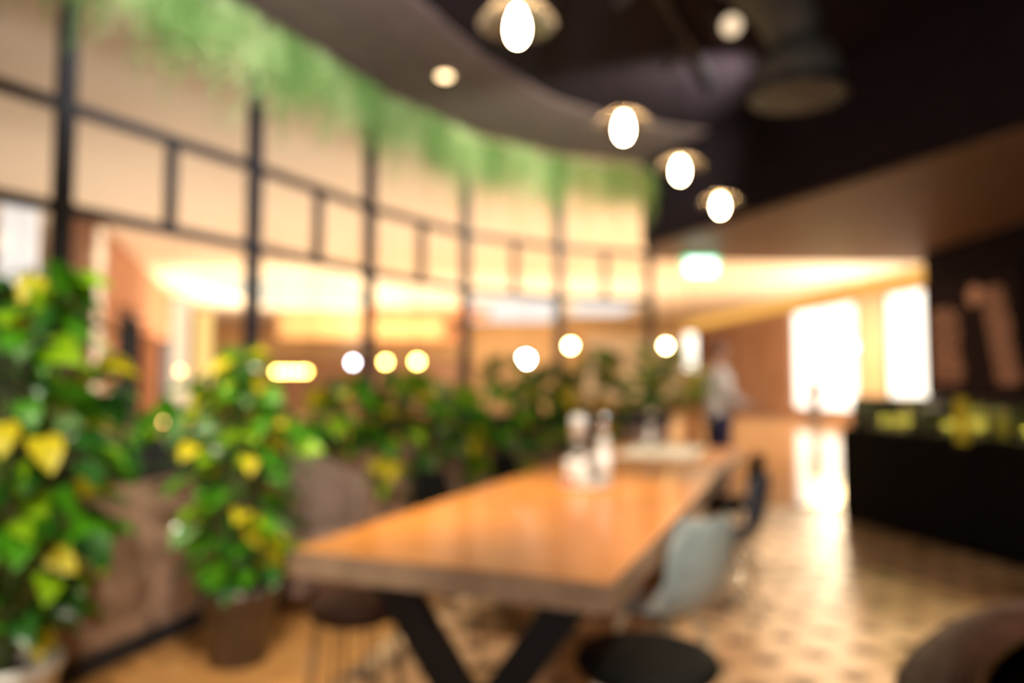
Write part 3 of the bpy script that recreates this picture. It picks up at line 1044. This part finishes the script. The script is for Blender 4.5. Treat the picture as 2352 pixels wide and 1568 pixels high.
# --- ceiling fittings
dl = thing('ceiling_downlight', 'small round downlight glowing amber in the taupe ceiling band', 'downlight', (-0.60, 6.22, ZTOP - 0.014))
MB().lathe([(0.075, -0.012), (0.085, 0.0)], n=24).build('trim_ring', M['brass'], dl)
MB().lathe([(0.0, -0.020), (0.055, -0.018), (0.062, -0.012)], n=24).build('lens', M['spotlens'], dl)
sp = thing('ceiling_spotlight', 'spotlight with warm lens mounted on the dark ceiling beside the round air diffuser', 'spotlight', (1.03, 3.30, 2.98))
MB().tube([(0, 0, 0), (0, 0, 1.06)], 0.012, 8).build('stem', M['black_steel'], sp)
MB().tube([(0.0, 0.05, 0.03), (-0.02, -0.10, -0.04)], [0.05, 0.062], 16).build('housing', M['black_steel'], sp, True)
MB().tube([(-0.0195, -0.098, -0.039), (-0.0205, -0.104, -0.042)], 0.046, 16).build('lens', mat('lens_warm', (0.5, 0.4, 0.3), 0.3, emit=0.9, ecol=(1.0, 0.78, 0.52)), sp)
ad = thing('air_diffuser', 'large round black air diffuser on a bent grey duct under the ceiling', 'air diffuser', (1.83, 4.45, 3.12))
MB().lathe([(0.0, -0.02), (0.20, -0.02), (0.30, 0.0), (0.30, 0.03), (0.15, 0.06)], n=40).build('disc', M['black_steel'], ad, True)
MB().lathe([(0.18, -0.022), (0.27, -0.012), (0.285, -0.004), (0.18, -0.030)], n=40).build('lower_ring', M['duct'], ad, True)
MB().lathe([(0.15, 0.05), (0.26, 0.10), (0.24, 0.20), (0.16, 0.34)], n=32).build('cone', M['duct'], ad, True)
MB().tube([(0.0, 0, 0.30), (-0.02, 0.02, 0.42), (-0.12, -0.05, 0.56), (-0.40, -0.25, 0.66), (-0.90, -0.75, 0.69), (-1.5, -2.2, 0.70)], [0.16, 0.17, 0.18, 0.18, 0.18, 0.18], 20).build('duct', M['duct'], ad, True)
tk = thing('lighting_track', 'thin black lighting track running across the dark ceiling above the pendants', 'lighting track', (0.9, 4.6, ZTOP - 0.05), R(62))
MB().box((0, 0, 0.025), (4.2, 0.04, 0.05)).build('rail', M['black_steel'], tk)
for xx in (-1.2, -0.2, 0.9):
    hd = MB().tube([(xx, 0, 0.0), (xx, 0, -0.12), (xx + 0.02, 0.04, -0.16), (xx + 0.06, 0.16, -0.22)], [0.01, 0.01, 0.035, 0.04], 12).build('lamp_head', M['duct'], tk, True)

# --- exit sign
ex = thing('exit_sign', 'green glowing emergency exit sign with a white running figure, hung from the soffit edge', 'sign', (2.45, 9.20, 2.79))
MB().box((0, 0.0, 0), (0.46, 0.05, 0.25)).build('housing', M['exitg'], ex)
MB().box((0, -0.03, 0), (0.36, 0.01, 0.18)).build('panel', M['exitw'], ex)
rn = MB()
rn.lathe([(0, -0.018), (0.014, -0.010), (0.018, 0), (0.014, 0.01), (0, 0.018)], (0.055, -0.037, 0.060), 10)
rn.bar((0.045, -0.037, 0.04), (0.02, -0.037, -0.01), 0.006, 0.03, up=(1, 0, 0))
for a, c in (((0.045, 0.035), (0.085, 0.015)), ((0.04, 0.035), (-0.005, 0.03)), ((0.02, -0.01), (0.06, -0.035)), ((0.06, -0.035), (0.055, -0.07)), ((0.02, -0.01), (-0.02, -0.045)), ((-0.02, -0.045), (-0.055, -0.045))):
    rn.bar((a[0], -0.037, a[1]), (c[0], -0.037, c[1]), 0.006, 0.014, up=(1, 0, 0))
rn.bar((-0.13, -0.037, 0), (-0.08, -0.037, 0), 0.006, 0.012, up=(1, 0, 0))
rn.bar((-0.14, -0.037, 0.0), (-0.12, -0.037, 0.022), 0.006, 0.012, up=(1, 0, 0))
rn.bar((-0.14, -0.037, 0.0), (-0.12, -0.037, -0.022), 0.006, 0.012, up=(1, 0, 0))
rn.build('pictogram', M['exitg'], ex)
MB().tube([(-0.15, 0, 0.125), (-0.15, 0, 0.26)], 0.006, 6).tube([(0.15, 0, 0.125), (0.15, 0, 0.26)], 0.006, 6).build('hanger', M['black_steel'], ex)

# --- service counter with glass display case
c0, c1 = Vector((3.12, 6.84)), Vector((4.14, 2.50))
cdv = (c1 - c0).normalized()
cn = Vector((-cdv.y, cdv.x))
CL = (c1 - c0).length
ct = thing('service_counter', 'long black service counter on the right with a lit glass display case on top', 'counter', (c0.x, c0.y, 0), math.atan2(cdv.y, cdv.x))
# local x along the counter towards the camera, +y behind it
MB().box((CL / 2, 0.42, 0.43), (CL, 0.80, 0.86)).build('body', M['counter'], ct, bevel=0.004)
npan = 6
for k in range(npan):
    w_ = CL / npan
    MB().box((w_ * (k + .5), 0.012, 0.45), (w_ - 0.012, 0.02, 0.76)).build('front_panel', M['counter'], ct)
MB().box((CL / 2, 0.44, 1.155), (CL, 0.56, 0.022)).build('case_roof', M['black_steel'], ct)
MB().box((CL / 2, 0.42, 0.873), (CL, 0.78, 0.025)).build('case_floor', M['counter'], ct)
MB().box((CL / 2, 0.68, 1.01), (CL, 0.02, 0.27)).build('case_back', mat('case_back_olive', (0.60, 0.56, 0.20), 0.6), ct)
for k in range(7):
    x = 0.02 + (CL - 0.04) * k / 6
    MB().box((x, 0.40, 1.01), (0.05, 0.52, 0.27)).build('case_divider', M['black_steel'], ct)
for k in range(6):
    x = (CL - 0.04) * (k + .5) / 6
    MB().box((x, 0.155, 1.01), (CL / 6 - 0.05, 0.006, 0.26)).build('case_glass', M['clear'], ct)
    MB().box((x, 0.30, 1.138), (CL / 6 - 0.14, 0.02, 0.01)).build('case_light', M['caselight'], ct)
    MB().box((x, 0.152, 1.128), (CL / 6 - 0.05, 0.012, 0.034)).build('case_fascia', M['black_steel'], ct)
for k in range(6):
    for j in range(4):
        x = 0.04 + (CL - 0.04) * (k + (j + 0.7) / 4.4) / 6
        p = c0 + cdv * x + cn * 0.38
        olive = not (k == 3 and j > 1)
        f_ = MB().lathe([(0.0, 0), (0.055, 0.0), (0.062, 0.03), (0.045, 0.075), (0.0, 0.09)], n=16).build('pastry', M['food' if olive else 'food2'], None, True)
        f_.location = (p.x, p.y, 0.886)
        tag(f_, 'yellow-green domed bun in the lit display case' if olive else 'orange domed bun in the lit display case', 'pastry', 'green buns in the display case' if olive else 'orange buns in the display case')
p = c0 + cdv * 1.42 - cn * 0.03
yc = thing('leaflet_stand', 'narrow upright yellow card standing in front of the display case', 'card', (p.x, p.y, 0.80), math.atan2(cdv.y, cdv.x))
MB().box((0, 0, 0.19), (0.11, 0.012, 0.38)).build('card', M['yellow'], yc, bevel=0.003)
MB().box((0, 0.005, 0.02), (0.13, 0.03, 0.05)).build('clip', M['black_steel'], yc)

# --- menu board
mb = thing('menu_board', 'dark menu board with faded pink columns of print on the wall behind the counter', 'menu board', (5.385, 8.35, 1.85), R(-90))
MB().box((0, 0, 0), (1.75, 0.03, 1.35)).build('board', M['board'], mb)
fr = MB()
fr.box((0, -0.01, 0.69), (1.79, 0.04, 0.04)).box((0, -0.01, -0.69), (1.79, 0.04, 0.04)).box((-0.885, -0.01, 0), (0.04, 0.04, 1.35)).box((0.885, -0.01, 0), (0.04, 0.04, 1.35))
fr.build('frame', M['backwall'], mb)
pr = MB()
for row in range(17):
    z = 0.34 - row * 0.055
    x = -0.74
    while x < -0.22:
        w = rnd.uniform(0.03, 0.09)
        if rnd.random() < 0.9:
            pr.box((x + w / 2, -0.018, z), (w, 0.004, 0.030))
        x += w + 0.014
for row in range(20):
    z = 0.50 - row * 0.055
    x = 0.22 + 0.012 * row
    while x < 0.56 + 0.012 * row:
        w = rnd.uniform(0.03, 0.08)
        pr.box((x + w / 2, -0.018, z), (w, 0.004, 0.034))
        x += w + 0.012
pr.build('print_rows', M['print'], mb, kind='stuff')
o = MB().lathe([(0.0, 0.0), (0.12, 0.0), (0.12, 0.006), (0.0, 0.006)], n=24).build('round_badge', M['print'], mb)
o.rotation_euler = (R(90), 0, 0)
o.location = (0.10, -0.016, 0.46)

# --- mall lights seen as bright discs
GS = MB().lathe([(0.0, -1)] + [(math.sin(PI * k / 8), -math.cos(PI * k / 8)) for k in range(1, 8)] + [(0.0, 1)], n=16)


def globe(name, label, px_x, dist, z, r, m, top=4.3, group=None):
    t = thing(name, label, 'lamp', (px_x, dist, z), 0, group)
    o = bpy.data.objects.new('globe', GS.mesh('globe', M[m], True))
    COL.objects.link(o)
    o.parent = t
    o.scale = (r, r, r)
    MB().lathe([(r * .5, r * .85), (r * .5, r * 1.3), (0, r * 1.35)], n=12).build('cap', M['brass'], t)
    if top:
        MB().tube([(0, 0, r), (0, 0, top - z)], 0.006, 5).build('cord', M['black_steel'], t)
    return t


globe('globe_light', 'big white globe light behind the middle of the plants', 0.27, 14.0, 1.76, 0.085, 'gwhite')
globe('globe_light', 'yellow globe light just left of its twin, by the third post', -2.48, 14.0, 1.70, 0.055, 'gyel')
globe('globe_light', 'yellow globe light just right of its twin, above the plants', -1.86, 14.0, 1.71, 0.065, 'gyel')
globe('globe_light', 'highest yellow globe light, above the condiment bottles', 1.15, 14.0, 2.02, 0.06, 'gwarm')
globe('globe_light', 'cool white globe light left of the third post', -3.12, 14.0, 1.69, 0.055, 'glav')
globe('globe_light', 'dim cool globe light below the twin yellow ones', -1.94, 14.0, 1.23, 0.050, 'glav')
globe('globe_light', 'warm white globe light above the arching shrub', 3.02, 14.0, 2.02, 0.055, 'gwarm')
globe('globe_light', 'small yellow globe light right of the arching shrub', 3.52, 14.0, 1.22, 0.045, 'gyel')
globe('globe_light', 'amber globe light under the row of small bulbs', -3.87, 14.0, 1.12, 0.04, 'gora')
globe('globe_light', 'white globe light beside the yellow lit column', -6.50, 14.0, 1.53, 0.045, 'gora')
globe('globe_light', 'peach globe light among the leaves of the tall pothos', -8.35, 14.0, 1.82, 0.045, 'gora')
globe('globe_light', 'low peach globe light between the two big pothos', -6.78, 14.0, 0.53, 0.04, 'gora')
vl = thing('vanity_light', 'row of five small yellow bulbs on a bar beyond the second window bay', 'light bar', (-4.33, 14.0, 1.51))
MB().box((0, 0.06, 0), (0.80, 0.04, 0.10)).build('bar', M['brass'], vl)
for k in range(5):
    o = bpy.data.objects.new('bulb', GS.mesh('bulb', M['gyel'], True))
    COL.objects.link(o)
    o.parent = vl
    o.location = (-0.28 + 0.14 * k, 0, 0)
    o.scale = (0.04, 0.04, 0.04)
MB().tube([(-0.35, 0.06, 0.05), (-0.35, 0.06, 2.79)], 0.008, 5).tube([(0.35, 0.06, 0.05), (0.35, 0.06, 2.79)], 0.008, 5).build('hanger', M['black_steel'], vl)


def light_column(label, x, y, z0, z1, w, m):
    t = thing('light_column', label, 'lamp', (x, y, 0))
    MB().box((0, 0, (z0 + z1) / 2), (w, w, z1 - z0)).build('glowing_panel', M[m], t)
    MB().box((0, 0, z0 / 2), (w + .06, w + .06, z0)).build('plinth', M['brownstone'], t)
    MB().box((0, 0, z1 + 0.04), (w + .04, w + .04, 0.08)).build('cap', M['brownstone'], t)


light_column('tall peach-lit column at the corner of the terracotta shop wall', -7.98, 13.4, 0.3, 4.2, 0.34, 'litcol')
light_column('slim yellow glowing column left of the second full post', -8.65, 20.0, 0.5, 3.3, 0.30, 'litcoly')
light_column('pale peach column between the terracotta wall and the yellow column', -10.7, 23.0, 0.5, 4.0, 0.40, 'litcol')
light_column('short bright white light column right of the arching shrub', 3.50, 14.0, 1.55, 2.25, 0.17, 'gwarm' if False else 'shopwin')
sgn = thing('sign_panel', 'white upright panel glimpsed through the window bay at the frame edge', 'panel', (-5.72, 8.2, 0))
MB().box((0, 0, 2.9), (0.42, 0.06, 0.95)).build('face', mat('white_panel_glow', (0.8, 0.78, 0.76), 0.6, emit=0.8, ecol=(1, .92, .88)), sgn)  # emission added to brighten the white face, not a lamp
MB().box((0, 0.05, 1.3), (0.06, 0.06, 2.6)).build('post', M['frame'], sgn)
br = thing('wooden_screen', 'orange-brown timber screen beside the white panel', 'screen', (-5.55, 8.8, 0))
for k in range(3):
    MB().box((-0.0 + k * 0.15, 0, 1.75), (0.14, 0.05, 3.4 - 0.0)).build('slat', M['terracotta'], br)
MB().box((0.15, 0.04, 3.42), (0.5, 0.04, 0.08)).build('top_rail', M['dark'], br)

# shop lights in the bright window on the right
k = 0
for x, y, z, r, m, lab in (
    (8.75, 20.0, 2.95, 0.22, 'gwhite', 'large white globe high in the bright shop window'),
    (9.15, 20.0, 2.90, 0.10, 'gwhite', 'smaller white globe high beside the large one'),
    (8.40, 20.0, 1.85, 0.11, 'gyel', 'amber globe at the left edge of the bright shop window'),
    (9.55, 20.0, 2.30, 0.09, 'gyel', 'yellow globe at the right of the bright shop window'),
    (8.80, 20.0, 1.95, 0.17, 'gwarm', 'warm globe low in the middle of the bright shop window'),
    (9.25, 20.0, 1.80, 0.15, 'gwarm', 'warm globe low at the right of the bright shop window'),
    (9.10, 16.4, 3.00, 0.14, 'gwhite', 'white globe light against the pale shop wall by the menu wall'),
):
    globe('shop_light', lab, x, y, z, r, m)


# --- people
def person(label, loc, rz, h, top, bottom, hair, reach=0.35, arm_z=0.0, sleeves=True):
    t = thing('person', label, 'person', loc, rz)
    s = h / 1.75

    def skin_obj(name, verts, edges, radii, m, sub=2):
        me = bpy.data.meshes.new(name)
        me.from_pydata([tuple(Vector(v) * s) for v in verts], edges, [])
        me.materials.append(m)
        o = bpy.data.objects.new(name, me)
        COL.objects.link(o)
        o.parent = t
        md = o.modifiers.new('skin', 'SKIN')
        md.use_smooth_shade = True
        me.skin_vertices[0].data[0].use_root = True
        for k_, r_ in enumerate(radii):
            rr = r_ if isinstance(r_, tuple) else (r_, r_)
            me.skin_vertices[0].data[k_].radius = (rr[0] * s, rr[1] * s)
        sb_ = o.modifiers.new('sub', 'SUBSURF')
        sb_.levels = sub
        sb_.render_levels = sub
        return o
    # +x is forward
    V = [(0, 0, 0.95), (0, 0, 1.12), (0.0, 0, 1.28), (0, 0, 1.42), (0.01, 0, 1.48), (0.025, 0, 1.56), (0.025, 0, 1.66), (0.02, 0, 1.73)]
    E = [(0, 1), (1, 2), (2, 3), (3, 4), (4, 5), (5, 6), (6, 7)]
    Rr = [0.125, 0.105, 0.12, 0.070, 0.058, 0.072, 0.110, 0.072]
    ends = []
    for sy in (-1, 1):
        i = len(V)
        V += [(0, sy * 0.165, 1.36), (-0.01, sy * 0.23, 1.14), (reach * 0.7, sy * 0.20, 1.02 + arm_z), (reach * 0.85, sy * 0.19, 1.00 + arm_z)]
        E += [(2, i), (i, i + 1), (i + 1, i + 2), (i + 2, i + 3)]
        Rr += [0.046, 0.038, 0.030, 0.034]
        w = Vector(V[i + 3])
        for k_ in range(4):
            j = len(V)
            oy = (k_ - 1.5) * 0.021
            ln = (0.075, 0.085, 0.08, 0.062)[k_]
            V += [tuple(w + Vector((0.045, oy, 0))), tuple(w + Vector((0.045 + ln * .6, oy * 1.1, -0.012))), tuple(w + Vector((0.045 + ln * .9, oy * 1.1, -0.038)))]
            E += [(i + 3, j), (j, j + 1), (j + 1, j + 2)]
            Rr += [0.011, 0.009, 0.008]
        j = len(V)
        V += [tuple(w + Vector((0.01, -sy * 0.035, 0))), tuple(w + Vector((0.05, -sy * 0.055, -0.01)))]
        E += [(i + 3, j), (j, j + 1)]
        Rr += [0.012, 0.010]
    for sy in (-1, 1):
        i = len(V)
        V += [(0, sy * 0.10, 0.86), (0.01, sy * 0.11, 0.50), (-0.02, sy * 0.115, 0.09), (0.12, sy * 0.125, 0.035)]
        E += [(0, i), (i, i + 1), (i + 1, i + 2), (i + 2, i + 3)]
        Rr += [0.09, 0.058, 0.038, 0.032]
    skin_obj('body', V, E, Rr, M['skin'])
    VT = [(0, 0, 0.80), (0, 0, 1.08), (0.0, 0, 1.28), (0, 0, 1.47)]
    ET = [(0, 1), (1, 2), (2, 3)]
    RT = [0.190, 0.155, 0.155, 0.078]
    for sy in (-1, 1):
        i = len(VT)
        VT += [(0, sy * 0.165, 1.365), (-0.01, sy * 0.235, 1.14), (reach * 0.62, sy * 0.205, 1.03 + arm_z)]
        ET += [(2, i), (i, i + 1), (i + 1, i + 2)]
        RT += [0.082, 0.066, 0.050]
    skin_obj('shirt', VT, ET, RT, M[top])
    VL = [(0, 0, 1.00), (0, 0, 0.90)]
    EL = [(0, 1)]
    RL = [0.150, 0.150]
    for sy in (-1, 1):
        i = len(VL)
        VL += [(0, sy * 0.10, 0.82), (0.01, sy * 0.11, 0.50), (-0.02, sy * 0.115, 0.10)]
        EL += [(1, i), (i, i + 1), (i + 1, i + 2)]
        RL += [0.105, 0.075, 0.058]
        MB().box((0.05 * s, sy * 0.12 * s, 0.035 * s), (0.27 * s, 0.10 * s, 0.07 * s)).build('shoe', M['dark'], t, bevel=0.02)
    skin_obj('trousers', VL, EL, RL, M[bottom])
    hv = MB()
    for k_ in range(7):
        zz_ = (-0.10, -0.05, 0.0, 0.035, 0.07, 0.095, 0.108)[k_]
        rr_ = (0.075, 0.092, 0.098, 0.100, 0.090, 0.062, 0.010)[k_]
        a0 = (100, 92, 78, 55, 20, 0, 0)[k_]
        for q_ in range(17):
            aa = R(a0 + (360 - 2 * a0) * q_ / 16)
            hv.v.append((0.008 + rr_ * 1.08 * math.cos(aa), rr_ * math.sin(aa), 1.66 + zz_))
    for k_ in range(6):
        for q_ in range(16):
            c_ = k_ * 17 + q_
            hv.f.append((c_, c_ + 1, c_ + 18, c_ + 17))
    ho = hv.build('hair', M[hair], t, True)
    ho.scale = (s, s, s)
    fc = MB()
    fc.tube([(0.112, 0, 1.665), (0.135, 0, 1.625), (0.110, 0, 1.615)], [0.008, 0.013, 0.010], 6)
    fo = fc.build('nose', M['skin'], t, True)
    fo.scale = (s, s, s)
    ey = MB()
    for sy in (-1, 1):
        ey.lathe([(0, -.009), (0.011, 0), (0, 0.009)], (0.112, sy * 0.032, 1.668), 8)
    eo = ey.build('eyes', M['dark'], t)
    eo.scale = (s, s, s)
    mo = MB().box((0.106, 0, 1.585), (0.012, 0.045, 0.010)).build('mouth', M['redtop'], t)
    mo.scale = (s, s, s)
    er = MB()
    for sy in (-1, 1):
        er.lathe([(0, -.028), (0.014, -0.01), (0.016, 0.012), (0, 0.028)], (0.02, sy * 0.088, 1.645), 8)
    eo = er.build('ears', M['skin'], t, True)
    eo.scale = (s, s, s)
    return t


person('person with auburn hair in a white shirt and navy trousers standing beyond the table', (2.30, 8.0, 0), R(14), 1.78, 'shirt', 'navy', 'hair')
person('distant person in a pinkish red top and grey trousers before the bright shop window', (8.3, 19.6, 0), R(200), 1.62, 'redtop', 'greycloth', 'hair')

# second-level parts hang under the part they belong to (all these parts sit at their thing's origin)
SUB = {'pictogram': 'panel', 'print_rows': 'board', 'round_badge': 'board', 'lamp_head': 'rail', 'piping': 'rim', 'embossing': 'rim',
       'lens': 'housing', 'label_band': 'body', 'napkins': 'holder', 'lower_ring': 'disc', 'nose': 'body', 'eyes': 'body', 'mouth': 'body', 'ears': 'body'}
for o in list(COL.objects):
    base = o.name.split('.')[0]
    if o.parent is not None and base in SUB and o.parent.parent is None:
        for sib in o.parent.children:
            if sib.name.split('.')[0] == SUB[base]:
                o.parent = sib
                break
